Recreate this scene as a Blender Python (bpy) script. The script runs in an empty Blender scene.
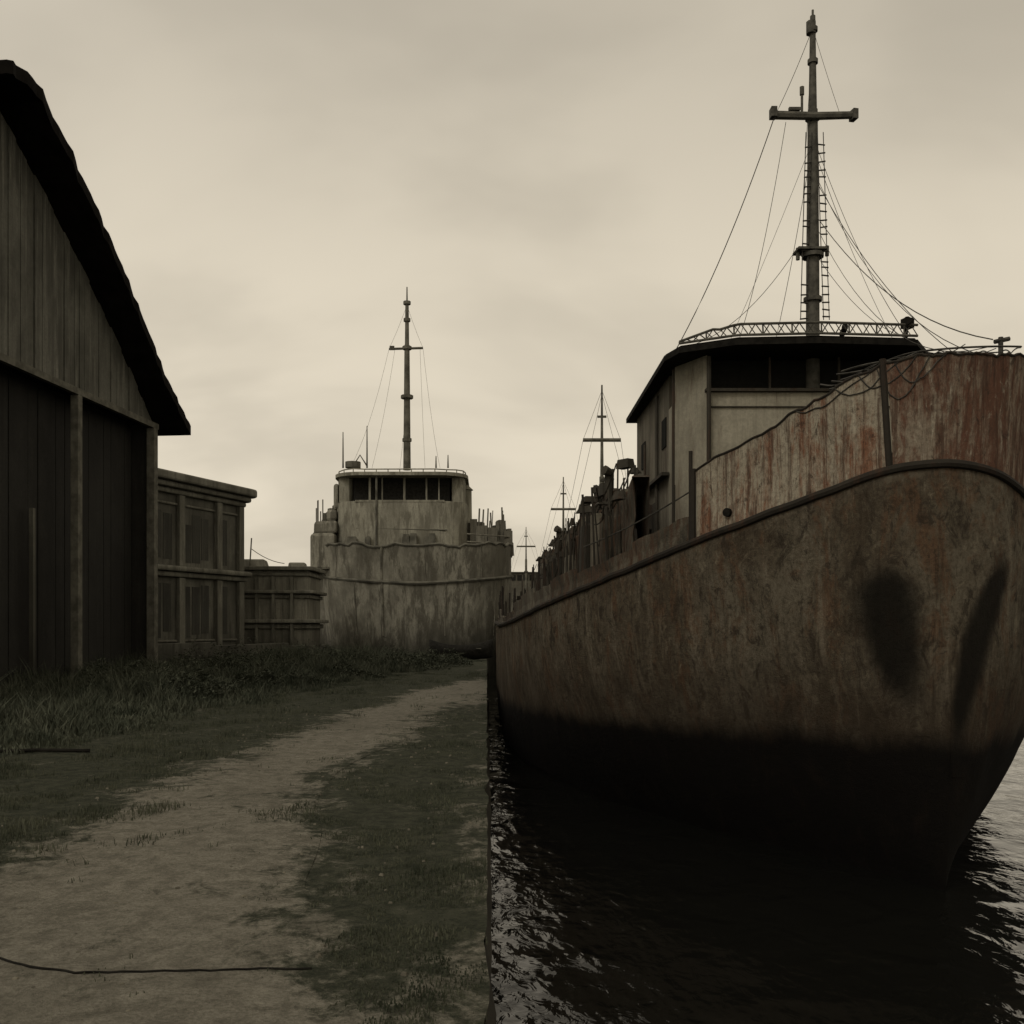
import bpy, bmesh, math, random
import numpy as np
from mathutils import Vector, noise
random.seed(7); rng=np.random.default_rng(5)
scene=bpy.context.scene
scene.view_settings.view_transform='Standard'; scene.view_settings.look='None'; scene.view_settings.exposure=0
COL=scene.collection
H0=1.8
# ------------------------------------------------------------------ materials
def newmat(name):
    m=bpy.data.materials.new(name); m.use_nodes=True
    nt=m.node_tree; b=nt.nodes['Principled BSDF']
    b.inputs['Specular IOR Level'].default_value=0.2
    return m,nt,b
def nd(nt,t,**k):
    n=nt.nodes.new(t)
    for a,v in k.items(): setattr(n,a,v)
    return n
def pos(nt,scale):
    g=nd(nt,'ShaderNodeNewGeometry'); mp=nd(nt,'ShaderNodeMapping'); mp.inputs['Scale'].default_value=scale
    nt.links.new(g.outputs['Position'],mp.inputs['Vector']); return mp.outputs[0]
def nz(nt,vec,scale,detail=6,rough=.6,dist=0):
    n=nd(nt,'ShaderNodeTexNoise'); n.inputs['Scale'].default_value=scale; n.inputs['Detail'].default_value=detail
    n.inputs['Roughness'].default_value=rough; n.inputs['Distortion'].default_value=dist
    nt.links.new(vec,n.inputs['Vector']); return n.outputs['Fac']
def ramp(nt,fac,a,b,va=0.,vb=1.):
    r=nd(nt,'ShaderNodeMapRange'); r.interpolation_type='SMOOTHSTEP'
    r.inputs['From Min'].default_value=a; r.inputs['From Max'].default_value=b
    r.inputs['To Min'].default_value=va; r.inputs['To Max'].default_value=vb
    nt.links.new(fac,r.inputs['Value']); return r.outputs[0]
def mix(nt,fac,a,b,mode='MIX'):
    m=nd(nt,'ShaderNodeMix'); m.data_type='RGBA'; m.blend_type=mode
    if isinstance(fac,(int,float)): m.inputs[0].default_value=fac
    else: nt.links.new(fac,m.inputs[0])
    for i,x in ((6,a),(7,b)):
        if isinstance(x,tuple): m.inputs[i].default_value=(*x,1)
        else: nt.links.new(x,m.inputs[i])
    return m.outputs[2]
def mth(nt,op,a,b=None,c=None):
    n=nd(nt,'ShaderNodeMath',operation=op)
    for i,x in enumerate((a,b,c)):
        if x is None: continue
        if isinstance(x,(int,float)): n.inputs[i].default_value=x
        else: nt.links.new(x,n.inputs[i])
    return n.outputs[0]
def posz(nt):
    g=nd(nt,'ShaderNodeNewGeometry'); sp=nd(nt,'ShaderNodeSeparateXYZ'); nt.links.new(g.outputs['Position'],sp.inputs[0]); return sp
def bump(nt,b,h,strength=.4,dist=.03):
    bp=nd(nt,'ShaderNodeBump'); bp.inputs['Strength'].default_value=strength; bp.inputs['Distance'].default_value=dist
    nt.links.new(h,bp.inputs['Height']); nt.links.new(bp.outputs[0],b.inputs['Normal'])
def weathered(name,base,dark,rust,rustlo=.5,rusthi=.65,sc=1.,streak=.12,rough=.85,bs=.4,darklo=.35,darkhi=.65,foot=None):
    m,nt,b=newmat(name)
    big=nz(nt,pos(nt,(1,1,.6)),.7*sc,6,.7)
    st=nz(nt,pos(nt,(1,1,streak)),3.2*sc,8,.75,.3)
    fine=nz(nt,pos(nt,(1,1,1)),14*sc,7,.75)
    c=mix(nt,ramp(nt,big,darklo,darkhi),base,dark)
    c=mix(nt,ramp(nt,st,rustlo,rusthi),c,rust)
    st2=nz(nt,pos(nt,(1.3,1.3,streak*.5)),7*sc,5,.65)
    c=mix(nt,ramp(nt,st2,.47,.75,0,.7),c,dark)
    c=mix(nt,ramp(nt,fine,.3,.7,.0,.5),c,tuple(x*.45 for x in base))
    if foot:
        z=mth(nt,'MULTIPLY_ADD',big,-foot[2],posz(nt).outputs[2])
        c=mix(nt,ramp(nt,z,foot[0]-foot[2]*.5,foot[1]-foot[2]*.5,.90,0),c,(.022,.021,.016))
    nt.links.new(c,b.inputs['Base Color']); b.inputs['Roughness'].default_value=rough
    bump(nt,b,fine,bs)
    return m
def plain(name,col,rough=.85,var=.4,sc=8):
    m,nt,b=newmat(name)
    f=nz(nt,pos(nt,(1,1,1)),sc,5)
    c=mix(nt,ramp(nt,f,.3,.7),tuple(x*(1-var) for x in col),tuple(x*(1+var) for x in col))
    nt.links.new(c,b.inputs['Base Color']); b.inputs['Roughness'].default_value=rough
    if rough>.84: b.inputs['Specular IOR Level'].default_value=.08
    return m
def hullmat(name,mask=False):
    m,nt,b=newmat(name)
    big=nz(nt,pos(nt,(1,1,.9)),.6,7,.75,.4)
    mid=nz(nt,pos(nt,(1,1,.45)),2.0,9,.8,.6)
    st=nz(nt,pos(nt,(1,1,.09)),5.5,7,.7,.2)
    fine=nz(nt,pos(nt,(1,1,.8)),16,9,.8)
    blot=nz(nt,pos(nt,(1,1,.6)),4.5,8,.75,.8)
    c=mix(nt,ramp(nt,big,.38,.62),(.150,.130,.095),(.075,.059,.040))
    c=mix(nt,ramp(nt,mid,.50,.60,0,.75),c,(.115,.064,.036))
    c=mix(nt,ramp(nt,st,.52,.68,0,.6),c,(.22,.19,.14))
    c=mix(nt,ramp(nt,blot,.52,.62,0,.85),c,(.040,.032,.023))
    c=mix(nt,ramp(nt,mid,.34,.46,.75,0),c,(.030,.025,.018))
    c=mix(nt,ramp(nt,blot,.34,.43,.6,0),c,(.22,.19,.135))
    st3=nz(nt,pos(nt,(1,1,.05)),9,6,.7)
    c=mix(nt,ramp(nt,st3,.52,.68,0,.5),c,(.03,.022,.015))
    c=mix(nt,ramp(nt,fine,.42,.66,0,.6),c,(.034,.026,.018))
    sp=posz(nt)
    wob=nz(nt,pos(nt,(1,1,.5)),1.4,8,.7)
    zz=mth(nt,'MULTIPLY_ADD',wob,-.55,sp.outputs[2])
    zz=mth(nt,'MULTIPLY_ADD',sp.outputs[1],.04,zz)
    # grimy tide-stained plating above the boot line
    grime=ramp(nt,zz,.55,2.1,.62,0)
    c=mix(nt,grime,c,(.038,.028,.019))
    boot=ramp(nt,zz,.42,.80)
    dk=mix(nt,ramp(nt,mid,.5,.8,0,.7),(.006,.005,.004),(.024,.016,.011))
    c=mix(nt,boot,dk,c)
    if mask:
        a=nd(nt,'ShaderNodeAttribute'); a.attribute_name='painted_shade'
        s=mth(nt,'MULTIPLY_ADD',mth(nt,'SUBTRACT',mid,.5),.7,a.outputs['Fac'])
        c=mix(nt,ramp(nt,s,.05,.85,0,.94),c,(.009,.008,.006))  # hull colour blended toward black as painted shade of the anchor pockets
    nt.links.new(c,b.inputs['Base Color']); b.inputs['Roughness'].default_value=.9
    b.inputs['Specular IOR Level'].default_value=.1
    bump(nt,b,mth(nt,'ADD',fine,mid),.8,.07)
    return m
M_hull=hullmat('hull_rust'); M_hullshade=hullmat('hull_rust_shaded',True)
def bulmat(name,pale,red,plo,phi):
    m,nt,b=newmat(name)
    big=nz(nt,pos(nt,(1,1,.5)),1.6,7,.75,.4); st=nz(nt,pos(nt,(1,1,.10)),6,9,.85,.3); st2=nz(nt,pos(nt,(1,1,.05)),13,6,.7); fine=nz(nt,pos(nt,(1,1,.7)),20,8,.8)
    s=mth(nt,'ADD',mth(nt,'MULTIPLY',big,.55),mth(nt,'MULTIPLY',st,.60))
    c=mix(nt,ramp(nt,s,plo,phi),pale,red)
    c=mix(nt,ramp(nt,st2,.48,.62,0,.75),c,(.060,.032,.022))
    c=mix(nt,ramp(nt,st,.33,.44,.85,0),c,(.46,.42,.33))
    blot=nz(nt,pos(nt,(1,1,.5)),5,8,.8,.5)
    c=mix(nt,ramp(nt,blot,.55,.63,0,.8),c,(.045,.030,.022))
    c=mix(nt,ramp(nt,blot,.35,.43,.7,0),c,(.33,.29,.22))
    c=mix(nt,ramp(nt,fine,.42,.66,0,.6),c,(.06,.042,.03))
    nt.links.new(c,b.inputs['Base Color']); b.inputs['Roughness'].default_value=.9; b.inputs['Specular IOR Level'].default_value=.1
    bump(nt,b,mth(nt,'ADD',fine,big),.6,.04); return m
M_bul=bulmat('bulwark_faded',(.33,.295,.225),(.185,.088,.052),.53,.66)
M_bul2=bulmat('bulwark_rusty',(.24,.20,.15),(.120,.060,.040),.48,.62)
M_rim=weathered('rim_steel',(.035,.03,.022),(.018,.015,.012),(.06,.03,.018),.5,.7)
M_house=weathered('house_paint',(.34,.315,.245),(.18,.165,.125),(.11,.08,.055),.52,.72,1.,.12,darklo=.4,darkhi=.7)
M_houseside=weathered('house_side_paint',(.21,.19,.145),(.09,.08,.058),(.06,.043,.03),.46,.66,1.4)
M_dark=plain('dark_steel',(.012,.011,.009),.9)
M_mast=plain('mast_steel',(.075,.071,.058),.8)
M_wire=plain('wire_black',(.05,.047,.040),.8)
M_glass=plain('dark_opening',(.012,.012,.010),.95,.2)
M_clut=weathered('deck_gear_paint',(.15,.137,.105),(.05,.044,.033),(.065,.042,.028),.45,.62,1.5)
M_clutd=weathered('deck_gear_dark',(.065,.058,.044),(.024,.022,.017),(.055,.033,.022),.5,.65)
M_corr=weathered('corroded_plating',(.13,.115,.085),(.03,.027,.02),(.075,.042,.026),.44,.58,2.2,.3,bs=.8,darklo=.4,darkhi=.58)
M_deck=weathered('deck_plate',(.07,.055,.04),(.03,.025,.02),(.09,.05,.03),.5,.65)
M_far=weathered('far_ship_paint',(.29,.275,.22),(.12,.112,.088),(.08,.073,.055),.44,.58,.6,.18,darklo=.36,darkhi=.60,foot=(-.4,2.6,1.6))  # foot paints shade over the hull base, along with wet staining
M_farl=weathered('far_ship_light_paint',(.35,.335,.265),(.17,.16,.125),(.12,.11,.083),.46,.62,.8,.2)  # far ship colours kept lighter, distance haze is painted into them
M_fard=plain('far_ship_steel',(.105,.10,.08),.85,.4,1.5)
M_fars=plain('far_ship_seam',(.14,.132,.105),.85,.5,1.5)
M_farg=plain('far_dark_opening',(.022,.021,.018),.95,.3)  # dark openings lightened in the colour to stand in for haze
M_farm=weathered('moored_ship_paint',(.16,.15,.118),(.07,.065,.05),(.09,.068,.048),.5,.66,.6)
M_gable=weathered('barn_boards',(.155,.151,.126),(.062,.060,.049),(.215,.208,.175),.5,.68,.9,.05,darklo=.3,darkhi=.62)
M_roof=plain('barn_roof_tar',(.008,.007,.006),.95,.4,2)
M_int=weathered('barn_shade_boards',(.028,.027,.023),(.016,.015,.013),(.035,.034,.029),.5,.7,.8,.04)  # near-black boards, the shed's interior shade is put into their colour
M_post=plain('barn_post_wood',(.115,.11,.09),.9,.35,3)
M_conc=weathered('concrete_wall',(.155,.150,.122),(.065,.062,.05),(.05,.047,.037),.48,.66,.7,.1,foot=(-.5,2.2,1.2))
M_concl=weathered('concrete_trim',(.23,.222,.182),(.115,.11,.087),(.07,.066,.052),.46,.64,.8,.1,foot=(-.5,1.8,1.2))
M_wind=weathered('window_boarded',(.06,.058,.048),(.035,.034,.028),(.09,.086,.069),.5,.7,1.2,.08)
M_quay=weathered('quay_wall_concrete',(.05,.045,.035),(.02,.018,.014),(.03,.028,.02),.5,.7)
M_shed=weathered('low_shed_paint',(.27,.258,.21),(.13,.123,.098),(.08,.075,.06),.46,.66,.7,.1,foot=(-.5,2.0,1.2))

def groundmat():
    m,nt,b=newmat('ground_dirt_grass')
    at=nd(nt,'ShaderNodeAttribute'); at.attribute_name='pathmask'
    n0=nz(nt,pos(nt,(1,.7,1)),.55,4,.6,.5); n1=nz(nt,pos(nt,(1,.8,1)),1.7,8,.75,.5); n2=nz(nt,pos(nt,(1,1,1)),6,8,.8,.3); n3=nz(nt,pos(nt,(1,1,1)),40,5,.75)
    s=mth(nt,'MULTIPLY_ADD',n1,2.8,at.outputs['Fac']); s=mth(nt,'MULTIPLY_ADD',n2,1.2,s); s=mth(nt,'MULTIPLY_ADD',n0,.9,s)
    f=ramp(nt,s,2.70,3.20)
    gr=mix(nt,ramp(nt,n2,.38,.62),(.023,.028,.018),(.064,.067,.046))
    gr=mix(nt,ramp(nt,n3,.5,.7,0,.5),gr,(.09,.09,.065))
    dirt=mix(nt,ramp(nt,n2,.35,.65),(.150,.138,.110),(.265,.247,.200))
    dirt=mix(nt,ramp(nt,n1,.54,.64,0,.5),dirt,(.10,.093,.071))
    dirt=mix(nt,ramp(nt,n0,.36,.5,.4,0),dirt,(.12,.111,.087))
    c=mix(nt,f,gr,dirt)
    c=mix(nt,ramp(nt,n3,.38,.7,0,.5),c,(.052,.049,.037))
    nt.links.new(c,b.inputs['Base Color']); b.inputs['Roughness'].default_value=.95; b.inputs['Specular IOR Level'].default_value=.1
    bump(nt,b,mth(nt,'ADD',n2,n3),.8,.04)
    return m
M_ground=groundmat()
def watermat():
    m,nt,b=newmat('harbour_water')
    n1=nz(nt,pos(nt,(1,.6,1)),1.5,2,.5,.5); n2=nz(nt,pos(nt,(.8,.5,1)),6.5,3,.55,.8); patch=nz(nt,pos(nt,(1,.6,1)),.9,4,.6)
    b.inputs['Base Color'].default_value=(.006,.006,.005,1); b.inputs['Roughness'].default_value=.07
    b.inputs['Specular IOR Level'].default_value=.5; b.inputs['IOR'].default_value=1.33
    h=mth(nt,'MULTIPLY_ADD',mth(nt,'MULTIPLY',n2,ramp(nt,patch,.38,.62,.12,.55)),.6,n1)
    bump(nt,b,h,.36,.22)
    return m
M_water=watermat()
def grassmat(name,a,b2):
    m,nt,b=newmat(name)
    f=nz(nt,pos(nt,(1,1,1)),1.6,5,.7)
    c=mix(nt,ramp(nt,f,.35,.65),a,b2)
    nt.links.new(c,b.inputs['Base Color']); b.inputs['Roughness'].default_value=.9; b.inputs['Specular IOR Level'].default_value=.1
    return m
M_grass=grassmat('grass_blades',(.032,.037,.024),(.085,.088,.060))
M_weed=grassmat('weed_blades',(.036,.042,.029),(.092,.097,.070))

# ------------------------------------------------------------------ mesh builder
class MB:
    def __init__(s): s.v=[]; s.f=[]; s.marks=[]
    def mk(s): s.marks.append((len(s.v),len(s.f)))
    def quad(s,pts):
        s.mk(); n=len(s.v); s.v+= [tuple(p) for p in pts]; s.f.append(tuple(range(n,n+len(pts))))
    def box(s,c,size,rz=0,top=1.0):
        s.mk(); n=len(s.v); cx,cy,cz=c; a,b,h=[x/2 for x in size]; co,si=math.cos(rz),math.sin(rz)
        for z,k in ((-h,1),(h,top)):
            for x,y in ((-a,-b),(a,-b),(a,b),(-a,b)):
                x*=k;y*=k
                s.v.append((cx+x*co-y*si,cy+x*si+y*co,cz+z))
        s.f+=[tuple(n+i for i in q) for q in ((0,3,2,1),(4,5,6,7),(0,1,5,4),(1,2,6,5),(2,3,7,6),(3,0,4,7))]
    def tube(s,pts,r,n=6,r2=None,cap=True):
        s.mk(); pts=[Vector(p) for p in pts]; base=len(s.v); N=len(pts)
        for i,p in enumerate(pts):
            d=(pts[min(i+1,N-1)]-pts[max(i-1,0)]).normalized()
            ref=Vector((0,0,1)) if abs(d.z)<.9 else Vector((1,0,0))
            a=d.cross(ref).normalized(); b=d.cross(a)
            rr=r if r2 is None else r+(r2-r)*i/(N-1)
            for k in range(n):
                t=2*math.pi*k/n; s.v.append(tuple(p+a*math.cos(t)*rr+b*math.sin(t)*rr))
        for i in range(N-1):
            for k in range(n):
                k2=(k+1)%n; s.f.append((base+i*n+k,base+i*n+k2,base+(i+1)*n+k2,base+(i+1)*n+k))
        if cap:
            s.f.append(tuple(base+k for k in range(n))[::-1]); s.f.append(tuple(base+(N-1)*n+k for k in range(n)))
    def prism(s,poly,z0,z1):
        s.mk(); n=len(s.v); m=len(poly)
        s.v+=[(x,y,z0) for x,y in poly]+[(x,y,z1) for x,y in poly]
        s.f.append(tuple(range(n,n+m))[::-1]); s.f.append(tuple(range(n+m,n+2*m)))
        for i in range(m): j=(i+1)%m; s.f.append((n+i,n+j,n+m+j,n+m+i))
    def strip(s,rows,close=False):
        s.mk(); n=len(s.v); w=len(rows[0])
        for r in rows: s.v+=[tuple(p) for p in r]
        for i in range(len(rows)-1):
            for k in range(w-1 if not close else w):
                k2=(k+1)%w; s.f.append((n+i*w+k,n+i*w+k2,n+(i+1)*w+k2,n+(i+1)*w+k))
    def each(s,name,mat,parent,per=1,**kw):
        M=s.marks+[(len(s.v),len(s.f))]; out=[]
        for i in range(0,len(s.marks),per):
            v0,f0=M[i]; v1,f1=M[min(i+per,len(M)-1)]
            q=MB(); q.v=s.v[v0:v1]; q.f=[tuple(a-v0 for a in f) for f in s.f[f0:f1]]
            out.append(q.build(name,mat,parent,**kw))
        return out
    def build(s,name,mat,parent=None,smooth=False,bevel=0,label=None):
        P=parent_world(parent) if parent else Vector((0,0,0))
        me=bpy.data.meshes.new(name); me.from_pydata([tuple(Vector(v)-P) for v in s.v],[],s.f); me.update()
        bm=bmesh.new(); bm.from_mesh(me); bmesh.ops.recalc_face_normals(bm,faces=bm.faces); bm.to_mesh(me); bm.free()
        o=bpy.data.objects.new(name,me); COL.objects.link(o); me.materials.append(mat)
        if smooth:
            for p in me.polygons: p.use_smooth=True
            o.modifiers.new('es','EDGE_SPLIT').split_angle=math.radians(40)
        if bevel:
            b=o.modifiers.new('b','BEVEL'); b.width=bevel; b.segments=2; b.limit_method='ANGLE'
        if parent: o.parent=parent
        if label: o['label']=label
        return o
def parent_world(p):
    v=Vector((0,0,0))
    while p: v+=p.location; p=p.parent
    return v
def thing(name,loc,label,cat,group=None):
    e=bpy.data.objects.new(name,None); e.location=loc; COL.objects.link(e); e['label']=label; e['category']=cat
    e.empty_display_size=.5
    if group: e['group']=group
    return e
def sub(name,par,loc):
    e=bpy.data.objects.new(name,None); e.parent=par; e.location=Vector(loc)-parent_world(par); COL.objects.link(e); return e
def sag(a,b,s,n=14):
    a=Vector(a); b=Vector(b); return [a.lerp(b,t/n)-Vector((0,0,s*4*(t/n)*(1-t/n))) for t in range(n+1)]
def interp(x,xs,ys): return float(np.interp(x,xs,ys))
def resamp(P,n):
    L=[0]
    for i in range(1,len(P)): L.append(L[-1]+(P[i]-P[i-1]).length)
    out=[]
    for k in range(n+1):
        d=L[-1]*k/n; i=min(len(P)-2,max(0,int(np.searchsorted(L,d))-1)); out.append(P[i].lerp(P[i+1],(d-L[i])/max(1e-6,L[i+1]-L[i])))
    return out

# ------------------------------------------------------------------ world
w=bpy.data.worlds.new("World"); scene.world=w; w.use_nodes=True; nt=w.node_tree
bg=nt.nodes['Background']
sky=nd(nt,'ShaderNodeTexSky'); sky.sky_type='NISHITA'; sky.sun_disc=False; sky.sun_elevation=math.radians(42); sky.sun_rotation=math.radians(-60); sky.dust_density=6; sky.air_density=2
tc=nd(nt,'ShaderNodeTexCoord'); sp=nd(nt,'ShaderNodeSeparateXYZ'); nt.links.new(tc.outputs['Generated'],sp.inputs[0])
cr=nd(nt,'ShaderNodeValToRGB'); nt.links.new(sp.outputs[2],cr.inputs[0])
E=cr.color_ramp.elements
E[0].position=0.0; E[0].color=(.640,.572,.452,1)
E[1].position=.75; E[1].color=(.47,.42,.335,1)
e=E.new(.14); e.color=(.675,.603,.477,1)
e=E.new(.32); e.color=(.625,.558,.441,1)
e=E.new(.48); e.color=(.50,.447,.355,1)
dv=mth(nt,'ADD',sp.outputs[2],.30)
vd=nd(nt,'ShaderNodeVectorMath',operation='DIVIDE'); nt.links.new(tc.outputs['Generated'],vd.inputs[0])
cb=nd(nt,'ShaderNodeCombineXYZ')
for i in range(3): nt.links.new(dv,cb.inputs[i])
nt.links.new(cb.outputs[0],vd.inputs[1])
mp=nd(nt,'ShaderNodeMapping'); mp.inputs['Scale'].default_value=(1.2,1.7,1); mp.inputs['Location'].default_value=(1.4,.2,0); nt.links.new(vd.outputs[0],mp.inputs[0])
cl=nz(nt,mp.outputs[0],1.3,4,.5,.3)
cf=ramp(nt,cl,.34,.66,.89,1.09)
cm=nd(nt,'ShaderNodeVectorMath',operation='SCALE'); nt.links.new(cr.outputs[0],cm.inputs[0]); nt.links.new(cf,cm.inputs['Scale'])
hs=nd(nt,'ShaderNodeHueSaturation'); hs.inputs['Saturation'].default_value=.1; nt.links.new(sky.outputs[0],hs.inputs['Color'])
sc_=nd(nt,'ShaderNodeVectorMath',operation='SCALE'); nt.links.new(hs.outputs[0],sc_.inputs[0]); sc_.inputs['Scale'].default_value=.10
fm=mix(nt,.05,cm.outputs[0],sc_.outputs[0])
nt.links.new(fm,bg.inputs['Color']); bg.inputs['Strength'].default_value=1.08
sun=bpy.data.lights.new('sun','SUN'); sun.energy=1.0; sun.angle=math.radians(25); sun.color=(1,.94,.85)
so=bpy.data.objects.new('sun',sun); COL.objects.link(so)
so.rotation_euler=(math.radians(48),0,math.radians(-35))
# ------------------------------------------------------------------ camera
cd=bpy.data.cameras.new('camera'); cam=bpy.data.objects.new('camera',cd); COL.objects.link(cam); scene.camera=cam
cam.location=(0,0,H0); cam.rotation_euler=(math.radians(90),0,0)
cd.sensor_width=36; cd.lens=36*1000/1024; cd.shift_x=25/1024; cd.shift_y=113/1024; cd.clip_end=5000; cd.clip_start=.05

# ------------------------------------------------------------------ ground & water
WZ=-1.4
PY=[0,4,7,10,14,19,24,28,32]; PC=[-1.9,-1.9,-2.45,-2.75,-2.6,-2.0,-1.25,-.7,-.3]
def pc(y): return interp(y,PY,PC)+.12*math.sin(y*.9)
def ph(y): return interp(y,[0,4.5,7,10,14,24,28,34],[1.6,1.45,1.05,.85,.85,.9,1.1,.2])
def pathmask(x,y):
    d=abs(x-pc(y))-ph(y)
    m=max(0,min(1,.5-d/1.3))
    m2=max(0,.42-abs(x+.10)/.9)*(1 if y<16 else .5)
    if y>31: m*=max(0,1-(y-31)/4)
    return m+m2
def gh(x,y):
    return .035*noise.noise(Vector((x*.7,y*.7,3)))+.012*noise.noise(Vector((x*3,y*3,9)))
xs=[-700,-200,-80,-40,-22]+list(np.arange(-20,0.01,.2)); ys=[-40,-15,-4]+list(np.arange(0,53.01,.3))
V=[];F=[];A=[]
for j,y in enumerate(ys):
    for i,x in enumerate(xs):
        xx=x
        if i==len(xs)-1: xx=x+.06*noise.noise(Vector((0,y*1.5,0)))
        V.append((xx,y,(gh(x,y) if x>-20 else 0))); A.append(pathmask(x,y) if x>-12 else 0)
Wd=len(xs)
for j in range(len(ys)-1):
    for i in range(Wd-1): F.append((j*Wd+i,j*Wd+i+1,(j+1)*Wd+i+1,(j+1)*Wd+i))
n=len(V); V+=[(-700,ys[-1],0),(-22,ys[-1],0),(-22,2500,0),(-700,2500,0)]; A+=[0]*4; F.append((n,n+1,n+2,n+3))
def attrmesh(name,V,F,A,an,mat):
    me=bpy.data.meshes.new(name); me.from_pydata([tuple(v) for v in V],[],F)
    a=me.attributes.new(an,'FLOAT','POINT'); a.data.foreach_set('value',A)
    for p in me.polygons: p.use_smooth=True
    o=bpy.data.objects.new(name,me); COL.objects.link(o); me.materials.append(mat); return o
o=attrmesh('ground',V,F,A,'pathmask',M_ground); o['kind']='structure'
V=[];F=[];A=[]
ysp=np.arange(0,33,.15); NX=16
for y in ysp:
    c=pc(y); hw=ph(y)+.12
    for k in range(NX+1):
        x=min(c-hw+2*hw*k/NX,-.08-.001*(NX-k)); V.append((x,y,gh(x,y)+.006)); A.append(pathmask(x,y))
for j in range(len(ysp)-1):
    for k in range(NX): a=j*(NX+1)+k; F.append((a,a+1,a+NX+2,a+NX+1))
o=attrmesh('path',V,F,A,'pathmask',M_ground); o['kind']='structure'
b=MB(); rows=[]
for y in np.arange(-40,53.1,.5):
    x=.06*noise.noise(Vector((0,y*1.5,0)))
    rows.append([(x-.004,y,-.005+gh(0,y)),(x+.03,y,-.15),(x+.01,y,-.8),(x+.02,y,-4)])
b.strip(rows)
b.quad([(-22,53,0),(0,53,-.005),(0,53,-4),(-22,53,-4)])
o=b.build('quay_wall',M_quay); o['kind']='structure'
b=MB(); b.quad([(-22.5,-60,WZ),(2500,-60,WZ),(2500,3000,WZ),(-22.5,3000,WZ)])
o=b.build('water',M_water); o['kind']='structure'
b=MB(); rows=[]
for i in range(200):
    x=-300+i*4; h=3+5*abs(noise.noise(Vector((x*.02,0,0))))+1.5*noise.noise(Vector((x*.3,2,0)))
    rows.append([(x,420,WZ-.2),(x,424,h),(x,480,h*.7)])
b.strip(rows); o=b.build('distant_shore_hills',plain('far_trees',(.22,.205,.17),.95,.2,.05)); o['kind']='structure'  # hazy grey trees, the haze is part of their base colour

def blades(name,pts,mat,h0,h1,w0,lean=.5,label=''):
    n=len(pts); V=np.zeros((n*5,3)); pts=np.array(pts)
    hh=rng.uniform(h0,h1,n)*pts[:,3]; ang=rng.uniform(0,2*math.pi,n); la=rng.uniform(0,2*math.pi,n); ll=rng.uniform(.1,lean,n)*hh
    wx=np.cos(ang)*w0*(.6+.8*rng.random(n)); wy=np.sin(ang)*w0*(.6+.8*rng.random(n))
    dx=np.cos(la)*ll; dy=np.sin(la)*ll
    P=pts[:,:3]
    V[0::5]=P+np.c_[-wx,-wy,np.zeros(n)-.02]; V[1::5]=P+np.c_[wx,wy,np.zeros(n)-.02]
    V[2::5]=P+np.c_[-wx*.7+dx*.35,-wy*.7+dy*.35,hh*.55]; V[3::5]=P+np.c_[wx*.7+dx*.35,wy*.7+dy*.35,hh*.55]
    V[4::5]=P+np.c_[dx,dy,hh]
    F=[]
    for i in range(n):
        a=i*5; F.append((a,a+1,a+3,a+2)); F.append((a+2,a+3,a+4))
    me=bpy.data.meshes.new(name); me.from_pydata(V.tolist(),[],F)
    o=bpy.data.objects.new(name,me); COL.objects.link(o); me.materials.append(mat); o['kind']='stuff'; o['label']=label
    return o
pts=[]
while len(pts)<85000:
    y=4+ (random.random()**1.5)*34; x=-random.random()*min(14,.55*y+1.0)
    pm=pathmask(x,y); nn=noise.noise(Vector((x*1.1,y*.9,1)))+.6*noise.noise(Vector((x*3,y*3,4)))
    if pm+random.gauss(0,.14)>.32+nn*1.0: continue
    if nn<-.05 and random.random()<.85: continue
    hf=(.6+max(0,nn)*1.5)*(.65 if x>pc(y) else 1.1)*(.5 if random.random()<.5 else 1)
    if x<pc(y)-2.2: hf*=1.4
    pts.append((x,y,gh(x,y),hf))
blades('grass',pts,M_grass,.02,.07,.005,label='low dark green grass beside the dirt track')
pts=[]
while len(pts)<125000:
    y=13+random.random()*39; x=-15+random.random()*14.8
    edge=interp(y,[13,20,26,32,40,52],[-6.2,-5.6,-4.7,-3.5,-2.0,-.2])
    if x>edge+1.8*noise.noise(Vector((y*.5,0,0)))-.2: continue
    if y<28 and x<-12.2: continue
    nn=noise.noise(Vector((x*.45,y*.45,7)))+.6*noise.noise(Vector((x*1.7,y*1.7,2)))
    if nn<-.3: continue
    f=.25+max(0,nn+.15)*1.7
    f*=min(1,max(0,(edge-x))/2.2+.12)
    pts.append((x,y,gh(x,y),f))
blades('weeds',pts,M_weed,.18,.70,.013,.9,label='tall unkempt weeds growing along the old shed')
def leafclump(cx,cy,r,h,n,label):
    b=MB()
    for i in range(n):
        a=random.random()*6.28; rr=r*math.sqrt(random.random())*(1+.3*math.sin(a*3+cx)); z=random.random()*h*(1-.7*min(1,rr/r)**2)*(.75+.6*noise.noise(Vector((a,rr*2,cx))))
        x=cx+rr*math.cos(a); y=cy+rr*math.sin(a); s=.022+.035*random.random()
        d=Vector((random.gauss(0,1),random.gauss(0,1),random.gauss(0,.7))).normalized(); e=d.cross(Vector((random.random(),random.random(),1))).normalized()
        p=Vector((x,y,z+.03)); b.quad([p-d*s*1.6,p-e*s*.5,p+d*s*1.6,p+e*s*.5])
    for i in range(14):
        a=random.random()*6.28; b.tube([(cx,cy,-.03),(cx+math.cos(a)*r*.4,cy+math.sin(a)*r*.4,h*.5),(cx+math.cos(a)*r*.8,cy+math.sin(a)*r*.8,h*.7)],.012,4,.004)
    e=thing('shrub',(cx,cy,0),label,'bush','shrubs by the shed')
    b.build('foliage',M_weed,e)
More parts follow.
